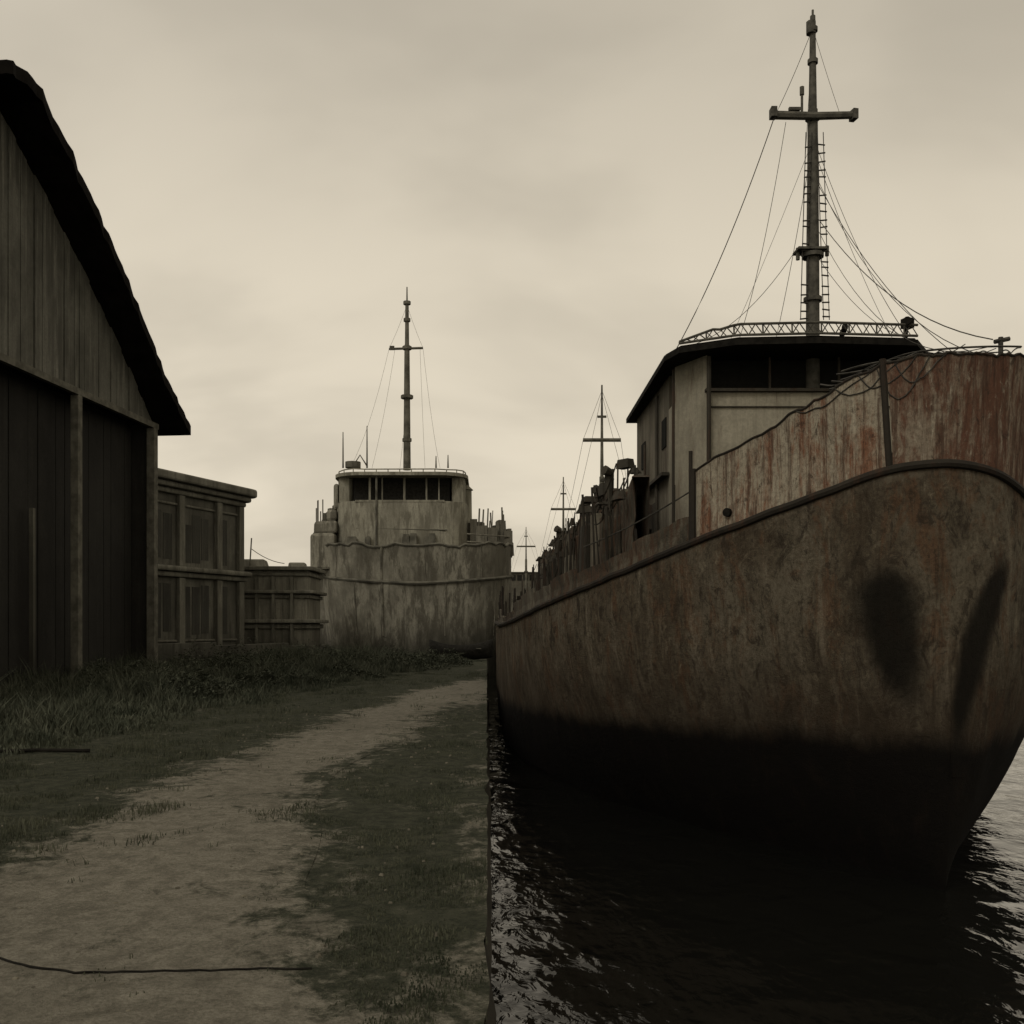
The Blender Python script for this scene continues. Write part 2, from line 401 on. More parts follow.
for cx,cy,r,h in ((-7.2,24,1.4,.75),(-8.6,27,1.8,1.0),(-6.2,29,1.4,.7),(-7.4,33,1.7,1.1),(-10.4,28.5,1.3,1.1),(-5.2,33.5,1.4,.65),(-9.2,38,1.7,1.3),(-3.6,40,1.8,.75),(-6.5,42,1.9,1.1),(-9.5,33,1.6,1.2),(-2.2,45,1.6,.8),(-4.5,47,1.8,1.0),(-8.3,47,1.8,1.2)):
    leafclump(cx,cy,r,h,2200,'dark green scrubby bush growing in front of the shed')

# ------------------------------------------------------------------ main ship
CX=5.5; YS=12.0
ship=thing('cargo_ship',(CX,YS,WZ),'rusty brown cargo ship with tall mast moored against the quay','ship')
sX=[0,.1,.3,.85,1.4,2.1,3.2,4.8,7,11,15,33]
bR=[0,.50,.93,1.48,1.98,2.5,3.17,3.94,4.5,4.97,5.15,5.15]
bW=[0,.04,.12,.38,.68,1.1,1.75,2.6,3.6,4.6,5.0,5.1]
zR=[3.74,3.72,3.58,3.37,3.2,3.0,2.71,2.39,2.14,1.86,1.8,1.95]
U=np.linspace(0,math.sqrt(33),700)
def smt(tab,odd,wd=14):
    y=np.interp(U**2,sX,tab); ext=np.concatenate([(-1 if odd else 1)*y[1:61][::-1],y,np.full(60,y[-1])])
    kx=np.exp(-.5*(np.arange(-40,41)/wd)**2); kx/=kx.sum(); r=np.convolve(ext,kx,'same')[60:60+len(y)]
    return r
BR=smt(bR,True); BW=smt(bW,False); BW[0]=0; ZR=smt(zR,False)
def uu(tab,s): return float(np.interp(math.sqrt(max(0,s)),U,tab))
LEN=32.5
def zrim(s): return uu(ZR,s)
def hullpt(s,t,side=-1,off=0):
    zr=zrim(s); z=zr+(WZ-zr)*t
    k=min(1,max(0,t))**2.1
    bb=uu(BR,s)*(1-k)+uu(BW,s)*k
    if t>1: bb*=max(.3,1-(t-1)*.6)
    if s>LEN-5: bb*=math.sqrt(max(0.02,1-((s-(LEN-5))/5.02)**2.4))
    sy=YS+.12*math.sin(min(1,t)*math.pi)*-1+(0 if t<=1 else (t-1)*2)
    y=sy+s*(LEN-(sy-YS))/LEN
    dn=.028*noise.noise(Vector((y*1.3,z*1.3,side*4)))+.012*noise.noise(Vector((y*3.5,z*3.5,side*4)))
    bb+=dn*min(1,s*3)
    return Vector((CX+side*(max(0,bb)+off*(1 if s>.02 else s/.02)),y-(off*max(0,1-s/.12)),z))
S=[(i/30)**2*1.4 for i in range(31)]+list(np.linspace(1.55,8,36))+list(np.linspace(8.5,LEN-5,26))+list(np.linspace(LEN-4.5,LEN,14))
T=list(np.linspace(0,1,34))+[1.15,1.35]
b=MB()
rows=[[hullpt(s,t,-1) for t in T[::-1]]+[hullpt(s,t,1) for t in T] for s in S]
b.strip(rows); b.quad([p for p in rows[-1]])
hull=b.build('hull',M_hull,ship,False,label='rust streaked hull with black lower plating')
bm=bmesh.new(); bm.from_mesh(hull.data); bmesh.ops.remove_doubles(bm,verts=bm.verts,dist=.0015); bmesh.ops.recalc_face_normals(bm,faces=bm.faces); bm.to_mesh(hull.data); bm.free()
for p in hull.data.polygons: p.use_smooth=True
b=MB(); b.strip([[hullpt(s,.02,-1,-.03)-Vector((0,0,.12)),hullpt(s,.02,1,-.03)-Vector((0,0,.12))] for s in S[3:]])
b.build('deck',M_deck,ship)
b=MB()
b.tube([hullpt(s,0,-1,.01)+Vector((0,0,.015*noise.noise(Vector((s*3,0,0))))) for s in S[:-3][::-1]]+[hullpt(s,0,1,.01) for s in S[1:-3]],.055,8)
b.build('rubbing_rail',M_rim,ship,True)
def bulw(s,side=-1):
    if side>0: return max(1.0,5.05+.22*min(s,1.6)-zrim(s)) if s<1.6 else interp(s,[1.6,2.3],[5.40-zrim(1.6),1.6])
    return interp(s,[0,.15,.85,1.4,2.1,2.3],[1.31,1.29,1.19,1.12,1.06,1.03])
def bulrow(s,side,off=-.12,hf=bulw):
    h=hf(s,side) if hf is bulw else hf(s)
    fl=0.0
    if hf is bulw: fl=.10*(1-min(1,s/1.5)) if side<0 else .10+.12*min(1,s/.6)
    p=hullpt(s,0,side,off); q=hullpt(s,0,side,off+.05); p2=hullpt(s,0,side,off+fl); qt=hullpt(s,0,side,off+.05+fl)
    u_=math.sqrt(s)*(1 if side>0 else -1)
    j=.025*noise.noise(Vector((s*5,side,0))); jt=.045*noise.noise(Vector((u_*9,1.5,3)))+.03*noise.noise(Vector((u_*31,2.5,3))) if hf is bulw else .05*noise.noise(Vector((s*6,side,3)))
    q2=hullpt(s,0,side,off+.03+j+fl*.5)
    return [p,q,q2+Vector((0,0,h*.5)),qt+Vector((0,0,h+jt)),p2+Vector((0,0,h+jt))]
def bulbuild(keys,name,mat,label,hf=bulw):
    bb=MB(); rows=[bulrow(s,sd,hf=hf) for s,sd in keys]; bb.strip(rows,True); bb.f.append(tuple(range(5))); n=len(bb.v); bb.f.append(tuple(range(n-5,n)))
    return bb.build(name,mat,ship,label=label)
S_SEAM=.17
fr=[(s,-1) for s in np.linspace(math.sqrt(S_SEAM-.01),0.0,22)**2]+[(s,1) for s in np.linspace(.04,math.sqrt(.9),34)**2]
bulbuild(fr,'bulwark_plate',M_bul2,'dark red rusty plate round the bow')
bulbuild([(s,-1) for s in np.linspace(S_SEAM+.012,2.25,50)],'bulwark_plate',M_bul,'faded beige plate with red rust streaks')
bulbuild([(s,1) for s in np.linspace(.93,2.25,20)],'bulwark_plate',M_bul,None)
c=MB(); keys=[(s,-1) for s in np.linspace(1.5,0.0,60)**2]+[(s,1) for s in np.linspace(.05,1.5,50)**2]
c.tube([bulrow(s,sd)[3]+Vector((0,0,.005)) for s,sd in keys],.018,6)
c.build('bulwark_cap',M_rim,ship,True)
c=MB()
for s,sd in ((S_SEAM,-1),(2.27,-1),(2.27,1),(.915,1)):
    r=bulrow(s,sd); c.tube([r[1]+(r[1]-r[0])*.3,r[3]+(r[3]-r[4])*.3+Vector((0,0,.05))],.04,6)
p=hullpt(2.32,0,-1,-.06); c.tube([p,p+Vector((0,0,1.35))],.03,6)
c.each('bulwark_post',M_rim,ship,smooth=True)
random.seed(14)
for side in (-1,1):
    s=2.4
    while s<LEN-6:
        ln=random.uniform(1.0,2.4); h=random.uniform(.28,.5) if s<9 else random.uniform(.15,.45)
        bulbuild([(x,side) for x in np.linspace(s,s+ln-.03,8)],'side_plate',random.choice((M_houseside,M_clut,M_corr)),None,hf=lambda q,h=h:h)
        s+=ln
c=MB()
for s in np.arange(2.7,LEN-6,.75):
    if random.random()<.75:
        p=hullpt(s,0,-1,-.12); c.tube([p,p+Vector((random.uniform(-.05,.05),0,random.uniform(.5,1.15)))],.022,5)
c.each('stanchion',M_rim,ship)
c=MB(); c.tube(sag(hullpt(2.4,0,-1,-.12)+Vector((0,0,.8)),hullpt(5,0,-1,-.12)+Vector((0,0,.75)),.05,8),.012,5); c.build('guard_wire',M_wire,ship)
p=hullpt(1.75,0,-1,-.055)+Vector((0,0,.25)); c=MB(); c.tube([p+Vector((.05,.05,0)),p+Vector((-.03,-.03,0))],.06,14); c.build('freeing_port',M_dark,ship)
def solve(side,px,py):
    best=None
    for s in np.linspace(.002,1.6,220):
        for t in np.linspace(.05,.95,90):
            q=hullpt(s,t,side); u=487+1000*q.x/q.y; v=625-1000*(q.z-H0)/q.y; d=(u-px)**2+(v-py)**2
            if best is None or d<best[0]: best=(d,s,t,q)
    return best
def pocket_shade(side,path,widths,name,lab,tail=.35):  # flush patch with the anchor pocket's shade painted in its colour, no hollow
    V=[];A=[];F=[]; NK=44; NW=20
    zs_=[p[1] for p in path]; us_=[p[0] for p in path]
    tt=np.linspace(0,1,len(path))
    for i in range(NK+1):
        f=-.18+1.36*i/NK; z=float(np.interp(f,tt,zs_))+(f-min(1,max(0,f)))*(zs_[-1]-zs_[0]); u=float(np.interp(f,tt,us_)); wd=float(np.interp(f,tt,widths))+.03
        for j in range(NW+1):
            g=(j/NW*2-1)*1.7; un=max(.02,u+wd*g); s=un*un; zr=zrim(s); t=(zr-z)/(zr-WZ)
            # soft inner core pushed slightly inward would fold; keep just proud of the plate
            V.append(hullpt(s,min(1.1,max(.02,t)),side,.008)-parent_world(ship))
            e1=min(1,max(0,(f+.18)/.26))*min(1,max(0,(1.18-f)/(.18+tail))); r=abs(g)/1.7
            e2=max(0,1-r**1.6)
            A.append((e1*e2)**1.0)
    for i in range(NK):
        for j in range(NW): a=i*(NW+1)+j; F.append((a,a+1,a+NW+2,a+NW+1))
    o=attrmesh(name,V,F,A,'painted_shade',M_hullshade); o.parent=ship; o['label']=lab
def centre(side,pix):
    out=[]
    for px,py in pix:
        _,s,t,q=solve(side,px,py); out.append((math.sqrt(s),q.z))
    return out
pocket_shade(-1,centre(-1,[(886,576),(886,598),(889,625),(896,655),(904,685),(912,712)]),[.11,.135,.135,.11,.09,.06],'anchor_shade','tall dark oval of painted anchor pocket shade')
pocket_shade(1,centre(1,[(1000,572),(990,600),(978,635),(968,670),(960,705),(955,745)]),[.05,.07,.085,.09,.08,.07],'anchor_shade','long slanting dark painted shadow beside the stem',.2)

# --- wheelhouse
house=sub('wheelhouse',ship,(CX,20,1.9))
b=MB(); b.prism([(3.38,18.0),(3.78,17.2),(7.20,17.2),(7.5,18.0),(7.5,18.6),(3.38,18.6)],1.8,5.80)
b.prism([(3.38,18.0),(3.78,17.2),(3.86,17.36),(3.5,18.1)],5.80,6.45)
b.prism([(7.5,18.0),(7.2,17.2),(7.12,17.36),(7.4,18.1)],5.80,6.45)
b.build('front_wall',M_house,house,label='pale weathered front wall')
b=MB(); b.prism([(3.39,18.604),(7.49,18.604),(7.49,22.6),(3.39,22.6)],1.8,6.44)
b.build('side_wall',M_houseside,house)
b=MB(); b.prism([(3.9,17.5),(7.1,17.5),(7.1,18.59),(3.9,18.59)],5.82,6.43); b.build('window_recess',M_glass,house)
b=MB()
for x in (4.9,6.1): b.box((x,17.34,6.12),(.035,.05,.64))
b.box((5.5,17.17,5.83),(3.5,.12,.05)); b.box((5.5,17.18,5.55),(3.4,.03,.02)); b.box((6.1,17.17,4.7),(.03,.04,2.1))
b.tube([(3.80,17.13,1.9),(3.80,17.13,6.4)],.04,6); b.tube([(3.36,18.02,1.9),(3.36,18.02,6.4)],.03,6)
b.build('window_frame',M_clutd,house)
b=MB(); b.box((3.375,20.4,3.3),(.05,.75,1.9)); b.build('door',M_clutd,house,bevel=.01)
b=MB(); b.box((3.385,19.1,5.45),(.03,.45,.55)); b.box((3.385,21.6,5.45),(.03,.5,.55)); b.each('side_window',M_glass,house)
b=MB(); b.tube([(3.33,19.6,2),(3.33,19.6,6.3)],.035,6); b.tube([(3.33,21.1,2),(3.33,21.1,5.6)],.03,6); b.box((3.3,20.3,4.6),(.14,3.6,.06)); b.box((3.2,20.6,4.0),(.3,.5,.5)); b.build('wall_pipe',M_clutd,house)
roofc=[(3.12,17.6),(3.28,17.05),(4.15,16.55),(5.5,16.45),(7.15,16.6),(7.62,17.3)]
b=MB(); b.prism(roofc+[(7.62,23),(3.2,23)],6.44,6.54); b.prism([(x*.985+.085,y+.06) for x,y in roofc]+[(7.55,22.9),(3.3,22.9)],6.54,6.58)
b.build('roof',M_dark,house)
tp=[Vector((x,y,6.78)) for x,y in roofc[1:5]]; lp=[Vector((x,y,6.60)) for x,y in roofc[1:5]]; tp[0].z=6.63
tr=resamp(tp,34); lr=resamp(lp,34)
for i in range(6): tr[i].z=6.63+.15*i/6
b=MB(); b.tube(tr,.022,6); b.tube(lr,.022,6)
for i in range(34):
    if i%2==0: b.tube([lr[i],tr[i+1]],.010,4)
    else: b.tube([tr[i],lr[i+1]],.010,4)
    if i%2==0: b.tube([tr[i],lr[i+1]],.008,4)
    if i%4==0: b.tube([lr[i],tr[i]],.014,4)
b.build('roof_railing',M_mast,house)
b=MB(); b.tube([(6.35,17.9,6.58),(6.35,17.9,7.0)],.035,8); b.tube([(6.35,17.9,7.0),(6.35,17.75,7.06),(6.3,17.6,7.06)],.055,8); b.tube([(6.45,17.9,6.58),(6.45,17.9,6.85)],.05,8); b.build('roof_vent',M_dark,house)
b=MB(); b.tube([(7.0,16.7,6.6),(7.0,16.7,6.80)],.03,6); b.box((7.0,16.65,6.82),(.16,.14,.16),.3); b.tube([(6.95,16.55,6.84),(7.02,16.65,6.84)],.07,10); b.build('searchlight',M_dark,house)

# --- mast
mx,my=5.7,17.5
mast=sub('mast',ship,(mx,my,6.6))
def mz(y): return H0+(625-y)/1000*my
b=MB(); b.tube([(mx,my,1.9),(mx,my,mz(260)),(mx,my,mz(110))],.14,12,.085); b.tube([(mx,my,mz(125)),(mx,my,mz(16))],.075,10,.045)
b.tube([(mx,my,mz(20)),(mx,my,mz(10))],.02,6)
for yy,r in ((256,.19),(300,.16),(62,.09),(30,.085),(118,.13)):
    b.tube([(mx,my,mz(yy)-.03),(mx,my,mz(yy)+.04)],r,12)
b.tube([(mx-.03,my,mz(34)),(mx-.03,my,mz(22))],.085,8)
b.build('mast_pole',M_mast,mast,True)
b=MB(); b.tube([(mx-.72,my-.1,mz(118)),(mx+.0,my-.1,mz(119)),(mx+.68,my-.1,mz(118))],.075,8,.065); b.box((mx-.72,my-.1,mz(116)),(.10,.16,.17)); b.box((mx+.68,my-.1,mz(118)),(.09,.16,.17),.2)
b.box((mx-.35,my-.1,mz(112)),(.2,.06,.05)); b.tube([(mx-.22,my-.1,mz(118)),(mx-.22,my-.1,mz(90))],.022,6); b.tube([(mx-.22,my-.1,mz(98)),(mx-.22,my-.1,mz(90))],.04,8)
b.build('cross_arm',M_mast,mast,True)
b=MB()
b.box((mx-.05,my,mz(251)),(.50,.35,.04)); b.tube([(mx-.26,my,mz(248)),(mx-.26,my,mz(260))],.035,6); b.tube([(mx+.25,my,mz(246)),(mx+.25,my,mz(256))],.035,6)
b.tube([(mx-.2,my,mz(256)),(mx,my,mz(240))],.025,5);b.build('mast_platform',M_mast,mast)
b=MB(); random.seed(9)
for sx in (-1,1):
    for xo in (.13,.23):
        b.tube([(mx+sx*(xo+.02),my-.12,mz(322)),(mx+sx*(xo-.03),my-.1,mz(230)),(mx+sx*(xo-.08),my-.1,mz(135))],.008,4)
    for k in range(22):
        if random.random()<.25: continue
        z=mz(320)+(k+random.uniform(-.2,.2))*(mz(140)-mz(320))/22; f=k/22
        b.tube([(mx+sx*(.13-.08*f),my-.12,z),(mx+sx*(.26-.09*f),my-.12,z+random.uniform(-.02,.02))],.014,4)
b.build('mast_ladder',M_wire,mast)
b=MB()
A1=(mx-.70,my-.1,mz(120)); A2=(mx+.66,my-.1,mz(120)); TP=(mx,my,mz(28)); MP=(mx,my,mz(140))
for a,c,s,r in ((A1,(3.3,17.6,6.6),.25,.008),(TP,A1,.05,.005),(TP,(mx+.5,my,mz(118)),.03,.004),(TP,(mx-.2,my-.1,mz(200)),.0,.004),((mx-.5,my-.1,mz(125)),(4.3,17.2,6.6),.35,.005),(MP,(4.9,17,6.6),.15,.005),
    (MP,(4.4,19.5,6.6),.1,.005),((mx,my,mz(135)),(6.9,16.7,6.8),.25,.005),((mx+.05,my,mz(180)),(7.4,15.5,5.9),.35,.006),
    ((mx+.05,my,mz(215)),(6.45,12.75,5.44),.42,.008),((mx+.05,my,mz(175)),(6.1,12.55,5.22),.55,.006),((mx,my,mz(145)),(7.5,18,6.6),.25,.005),((mx+.1,my,mz(258)),(7.4,17.5,6.8),.25,.005),
    ((mx-.3,my-.1,mz(250)),(3.35,17.4,6.62),.35,.005),((mx+.05,my,mz(225)),(6.3,12.6,5.3),.75,.006)):
    b.tube(sag(a,c,s),r,4)
b.build('rigging_wires',M_wire,mast)

# --- forecastle clutter
b=MB(); b.tube([(4.9,14.2,4.0),(6.1,14.2,4.0)],.25,12); b.box((5.5,14.2,3.5),(1.4,.7,1.0)); b.build('windlass',M_dark,ship,True)
b=MB(); random.seed(3)
def topb(s,side): return bulrow(s,side)[3]+Vector((0,0,.03))
for i in range(34):
    s1=random.uniform(.0,.4)**1.3; p=topb(s1,-1 if random.random()<.7 else 1); q=topb(random.uniform(.0,.5),1 if random.random()<.6 else -1)+Vector((0,random.uniform(.1,.8),random.uniform(-.02,.18)))
    b.tube(sag(p,q,random.uniform(-.05,.12),8),random.choice((.006,.009,.013)),4)
for s_a,s_b,sg,dz in ((.05,.30,.25,0),(.1,.5,.22,0),(.0,.12,.3,0),(.02,.2,.45,0),(.2,.9,.12,.02)):
    P_=[]
    for t in np.linspace(0,1,14):
        s=s_a+(s_b-s_a)*t; r=bulrow(s,-1); f=4*sg*t*(1-t)/bulw(s); P_.append(r[3].lerp(r[1],f)+(r[3]-r[4])*.25)
    b.tube(P_,.008,4)
b.build('mooring_lines',M_wire,ship)
b=MB(); b.tube([(6.55,12.75,4.9),(6.55,12.75,5.47)],.03,6); b.tube([(6.47,12.75,5.41),(6.66,12.75,5.45)],.03,6); b.build('bow_post',M_wire,ship)
b=MB()
for i in range(16):
    q=topb(.16*random.random()**1.5,-1 if i%3 else 1); b.box((q.x+random.uniform(0,.15),q.y+.22,q.z+random.uniform(-.04,.02)),(random.uniform(.06,.25),.15,random.uniform(.03,.10)),random.random(),.5)
b.build('net_bundle',M_dark,ship,bevel=.02)

# --- aft deckhouse and jagged run of weathered plates & gear
b=MB(); b.prism([(2.9,24.5),(8.3,24.5),(8.3,38),(2.9,38)],1.6,4.2); b.prism([(2.8,24.3),(8.5,24.3),(8.5,38.2),(2.8,38.2)],4.203,4.3)
b.build('aft_deckhouse',M_clut,ship,bevel=.03)
# continuous corroded side plating with torn top edge
b=MB(); rows=[]
random.seed(41); yv=16.0; step=0
while yv<42:
    x=2.35+.22*noise.noise(Vector((yv*.8,0,0)))
    if random.random()<.22: step=random.uniform(-.5,.12)
    zt=1.8+1.13*x+step+.25*noise.noise(Vector((yv*2.2,4,0)))+.12*noise.noise(Vector((yv*9,4,0)))-(.35 if yv<17.6 else 0)
    row=[]
    for i in range(9):
        f=i/8; z=1.75+(zt-1.75)*f; row.append((x+.09*noise.noise(Vector((yv*2.5,z*2.5,1)))+.05*noise.noise(Vector((yv*8,z*8,1))),yv,z))
    row+= [(x+.25,yv,zt),(x+.25,yv,1.75)]
    rows.append(row); yv+=random.choice((.02,.12,.16,.2))
b.strip(rows,True); b.build('corroded_side_plating',M_corr,ship,label='torn corroded plating along the side deck')
random.seed(31)
b=MB(); y=16.2
while y<41:
    ln=random.uniform(.5,1.7); x=2.15+.25*noise.noise(Vector((y,0,0)))+random.uniform(-.12,.12)
    zt=1.8+(1.16+random.uniform(-.5,.0))*(x)
    if y<18.5: zt-= .25
    if random.random()<.6: b.box((x,y+ln/2,(1.75+zt)/2),(random.uniform(.15,.5),ln*random.uniform(.5,.9),zt-1.75),random.uniform(-.1,.1),random.uniform(.7,1.0))
    y+=ln
pl=b.each('deck_locker',M_clut,ship,bevel=.02)
for i,o in enumerate(pl): o.data.materials[0]=(M_corr,M_houseside,M_clutd)[i%3]
b=MB()
for (x,y,h,r) in ((2.3,18.9,2.6,.07),(2.5,22.4,2.7,.08),(2.6,26,2.9,.07),(2.2,30.5,2.6,.08)):
    b.tube([(x,y,2),(x,y,2+h),(x,y-.05,2+h+r),(x-.1,y-.12,2+h+r*1.6)],r,8,r*1.4)
b.each('cowl_vent',M_clutd,ship,smooth=True)
b=MB(); random.seed(11)
for i in range(150):
    y=random.uniform(16,41); x=2.25+random.uniform(-.4,.45); lim=1.8+1.20*x
    zt=lim+random.uniform(-.7,.2)
    b.tube([(x,y,1.8),(x+random.uniform(-.2,.2),y,zt)],random.uniform(.01,.03),5)
    r=random.random()
    if r<.35: b.box((x,y,zt-.1),(random.uniform(.06,.25),random.uniform(.1,.5),random.uniform(.05,.25)),random.random(),random.uniform(.3,1))
    if r>.5: b.tube(sag((x,y,zt),(x+random.uniform(-.3,.3),y+random.uniform(.6,2.5),zt-random.uniform(0,.9)),.12,8),.012,4)
b.build('deck_gear',M_clutd,ship)

# ------------------------------------------------------------------ generic moored ships beyond
def moored(cx,y0,L,B,deckz,mastY,masttop,arm,label,mat=M_farm):
    e=thing('moored_ship',(cx,y0,WZ),label,'ship','ships moored along the quay')
    def hp(s,t,side,off=0):
        f=min(1,s/(L*.3)); bb=B/2*math.sin(f*math.pi/2)**.7*(1-.35*t*(1-f)); sh=deckz+1.1*(1-f)**1.5
        if s>L-4: bb*=math.sqrt(max(.05,1-((s-L+4)/4.05)**2))
        return Vector((cx+side*(bb+off),y0+s+.8*t*(1-f),sh+(WZ-.4-sh)*t))
    Sx=list(np.linspace(0,1,10)**1.6*L*.3)+list(np.linspace(L*.34,L-4,8))+list(np.linspace(L-3.5,L,6)); Tx=np.linspace(0,1,8)
    b=MB(); b.strip([[hp(s,t,-1) for t in Tx[::-1]]+[hp(s,t,1) for t in Tx] for s in Sx]); b.build('hull',mat,e,True)
    b=MB(); b.strip([[hp(s,.05,-1,-.03),hp(s,.05,1,-.03)] for s in Sx[1:]]); b.build('deck',M_deck,e)
    b=MB(); b.tube([hp(s,0,-1) for s in Sx[::-1]]+[hp(s,0,1) for s in Sx[1:]],.08,6); b.build('rail',M_fard,e)
    hy=mastY+.5
    b=MB(); b.box((cx,hy+2.5,deckz+1.3),(B*.62,6,2.8)); b.box((cx,hy+2.8,deckz+3.6),(B*.5,4.2,1.9)); b.box((cx,hy+2.8,deckz+4.6),(B*.56,4.8,.12)); b.build('wheelhouse',mat,e,bevel=.05)
    b=MB()
    for k in range(5): b.box((cx-B*.2+k*B*.1,hy+.68,deckz+3.9),(B*.075,.06,.7))
    for k in range(3): b.box((cx-B*.25-.01,hy+1.6+k*1.2,deckz+3.9),(.06,.8,.7))
    b.each('window',M_farg,e)
    zt=masttop; z0=deckz
    b=MB(); b.tube([(cx,mastY,z0),(cx,mastY,z0+(zt-z0)*.6)],.19,8,.14); b.tube([(cx,mastY,z0+(zt-z0)*.6-.02),(cx,mastY,zt)],.11,6,.05)
    b.build('mast',M_fard,e,True)
    az=z0+(zt-z0)*.76; hw=arm
    b=MB(); b.tube([(cx-hw,mastY,az),(cx+hw,mastY,az)],.11,6); b.box((cx,mastY,az+1.3),(.5,.1,.12)); b.box((cx,mastY,z0+(zt-z0)*.45),(.5,.5,.12)); b.each('cross_arm',M_fard,e)
    b=MB()
    for sx in (-1,1):
        b.tube(sag((cx+sx*hw,mastY,az),(cx+sx*B*.42,mastY+3,deckz),.3,8),.010,4); b.tube(sag((cx,mastY,zt-.5),(cx+sx*B*.42,mastY-2,deckz),.3,8),.010,4); b.tube([(cx,mastY,zt-.3),(cx+sx*hw,mastY,az)],.010,4)
    b.build('rigging_wires',M_fard,e)
    b=MB(); random.seed(int(y0))
    for i in range(34):
        y=random.uniform(y0+3,y0+L-3); x=cx+random.uniform(-B*.44,B*.3); zt2=deckz+random.uniform(1,3.6)
        b.tube([(x,y,deckz-.1),(x,y,zt2)],random.uniform(.03,.08),5)
        if random.random()<.6: b.box((x,y,deckz+.5),(random.uniform(.4,1.0),random.uniform(.5,1.6),random.uniform(.8,1.6)),random.random())
    b.build('deck_gear',M_clutd,e)
    return e
moored(6.4,48.5,26,7.2,2.4,55.7,H0+.240*55.7,1.05,'small grey cargo ship with a cross shaped mast')
moored(6.45,77,30,7.4,3.0,84.5,H0+.148*84.5,1.05,'weathered coaster with a short cross shaped mast')
moored(5.0,116,34,8,4.0,128,H0+.098*128,1.2,'distant grey ship with thin masts near the horizon')

# ------------------------------------------------------------------ far ship
FY=60.; k=FY/1000
def fx(p): return (p-487)*k
def fz(y): return H0+(625-y)*k
far=thing('freighter',(fx(408),FY,WZ),'pale grey derelict freighter with bridge windows and tall mast','ship')
cxf=fx(413); hb=(fx(514)-fx(313))/2
def fp(a,z):
    t=(fz(545)-z)/(fz(545)-WZ); t=min(1,max(-.2,t))
    w_=hb*(1-.07*t*t)+.12*noise.noise(Vector((a*4,z*.8,0)))
    return (cxf-w_*math.copysign(abs(math.cos(a))**.72,math.cos(a)), FY+4.2-3.9*(math.sin(a)**.75)+1.0*t+.12*noise.noise(Vector((a*6,z*.8,3))))
ang=np.linspace(0,math.pi,61)
def rimz(a): return fz(545)+.25*noise.noise(Vector((a*5,0,1)))+.12*noise.noise(Vector((a*20,0,1)))+.3*abs(math.cos(a))**2
zf=[0,.08,.2,.35,.5,.65,.8,.95,1.05]
def zlev(a,f): return rimz(a)+(WZ-rimz(a))*f
b=MB()
b.strip([[(cxf-hb,FY+34,zlev(0,f))]+[(*fp(a,zlev(a,f)),zlev(a,f)) for a in ang]+[(cxf+hb,FY+34,zlev(0,f))] for f in zf])
b.quad([(cxf-hb,FY+34,zlev(0,f)) for f in zf]+[(cxf+hb,FY+34,zlev(0,f)) for f in zf[::-1]])
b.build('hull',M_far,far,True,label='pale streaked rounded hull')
b=MB(); b.quad([(cxf-hb,FY+34,fz(548))]+[(*fp(a,fz(548)),fz(548)) for a in ang]+[(cxf+hb,FY+34,fz(548))]); b.build('deck',M_deck,far)
b=MB(); b.tube([(*fp(a,rimz(a)),rimz(a)) for a in np.linspace(.02,math.pi-.02,50)],.09,6)
b.tube([(*fp(a,fz(579)),fz(579)-.22*math.sin(a)+.35*abs(math.cos(a))) for a in np.linspace(.02,math.pi-.02,50)],.11,6)
b.each('rubbing_strake',M_fard,far,smooth=True)
b=MB()
for px_,r_,y0_,y1_ in ((332,.03,545,580),(349,.035,582,636),(375,.07,545,636),(420,.02,545,580),(441,.035,582,636),(478,.03,545,582),(495,.03,582,636)):
    a=[q for q in ang if fp(q,fz(560))[0]>=fx(px_)][0]
    b.tube([(fp(a,fz(y))[0],fp(a,fz(y))[1]-.02,fz(y)) for y in np.linspace(y0_,y1_,5)],r_,5)
b.each('hull_frame',M_fars,far)
b=MB(); random.seed(77)
b.prism([(fx(303),FY+2.5),(fx(306),FY+2.0),(fx(330),FY+1.8),(fx(332),FY+8),(fx(303),FY+8)],fz(568),fz(530)); b.prism([(fx(305),FY+3.0),(fx(331),FY+2.2),(fx(331),FY+8),(fx(305),FY+8)],fz(530)+.003,fz(516)); b.prism([(fx(318),FY+3.0),(fx(330),FY+2.6),(fx(330),FY+6),(fx(318),FY+6)],fz(516)+.003,fz(504)); b.prism([(fx(325),FY+3.2),(fx(331),FY+2.8),(fx(331),FY+6),(fx(325),FY+6)],fz(504)+.003,fz(476))
b.each('wing_house',M_far,far,bevel=.18)
b=MB()
b.prism([(fx(299),FY+5.5),(fx(302),FY+4.8),(fx(330),FY+4.5),(fx(330),FY+20),(fx(299),FY+20)],-1.5,fz(548)); b.prism([(fx(301),FY+5.2),(fx(303),FY+4.6),(fx(330),FY+4.3),(fx(330),FY+6),(fx(301),FY+6)],fz(548)+.003,fz(524)); b.each('side_sponson',M_far,far,bevel=.2)
def rr(x0,x1,y0,y1,c=1.0):
    A_=[(x0+c-c*math.cos(t),y0+c-c*math.sin(t)) for t in np.linspace(0,math.pi/2,7)]; B_=[(x1-c+c*math.sin(t),y0+c-c*math.cos(t)) for t in np.linspace(0,math.pi/2,7)]
    return [(x0,y1)]+A_+B_+[(x1,y1)]
b=MB(); b.prism(rr(fx(328),fx(466),FY+1.9,FY+14,1.7),fz(560),fz(497)); b.build('bridge_wall',M_farl,far)
b=MB(); b.prism(rr(fx(330),fx(346),FY+2.6,FY+6,.8),fz(497)+.003,fz(471)); b.prism(rr(fx(449),fx(464),FY+2.6,FY+6,.8),fz(497)+.003,fz(471))
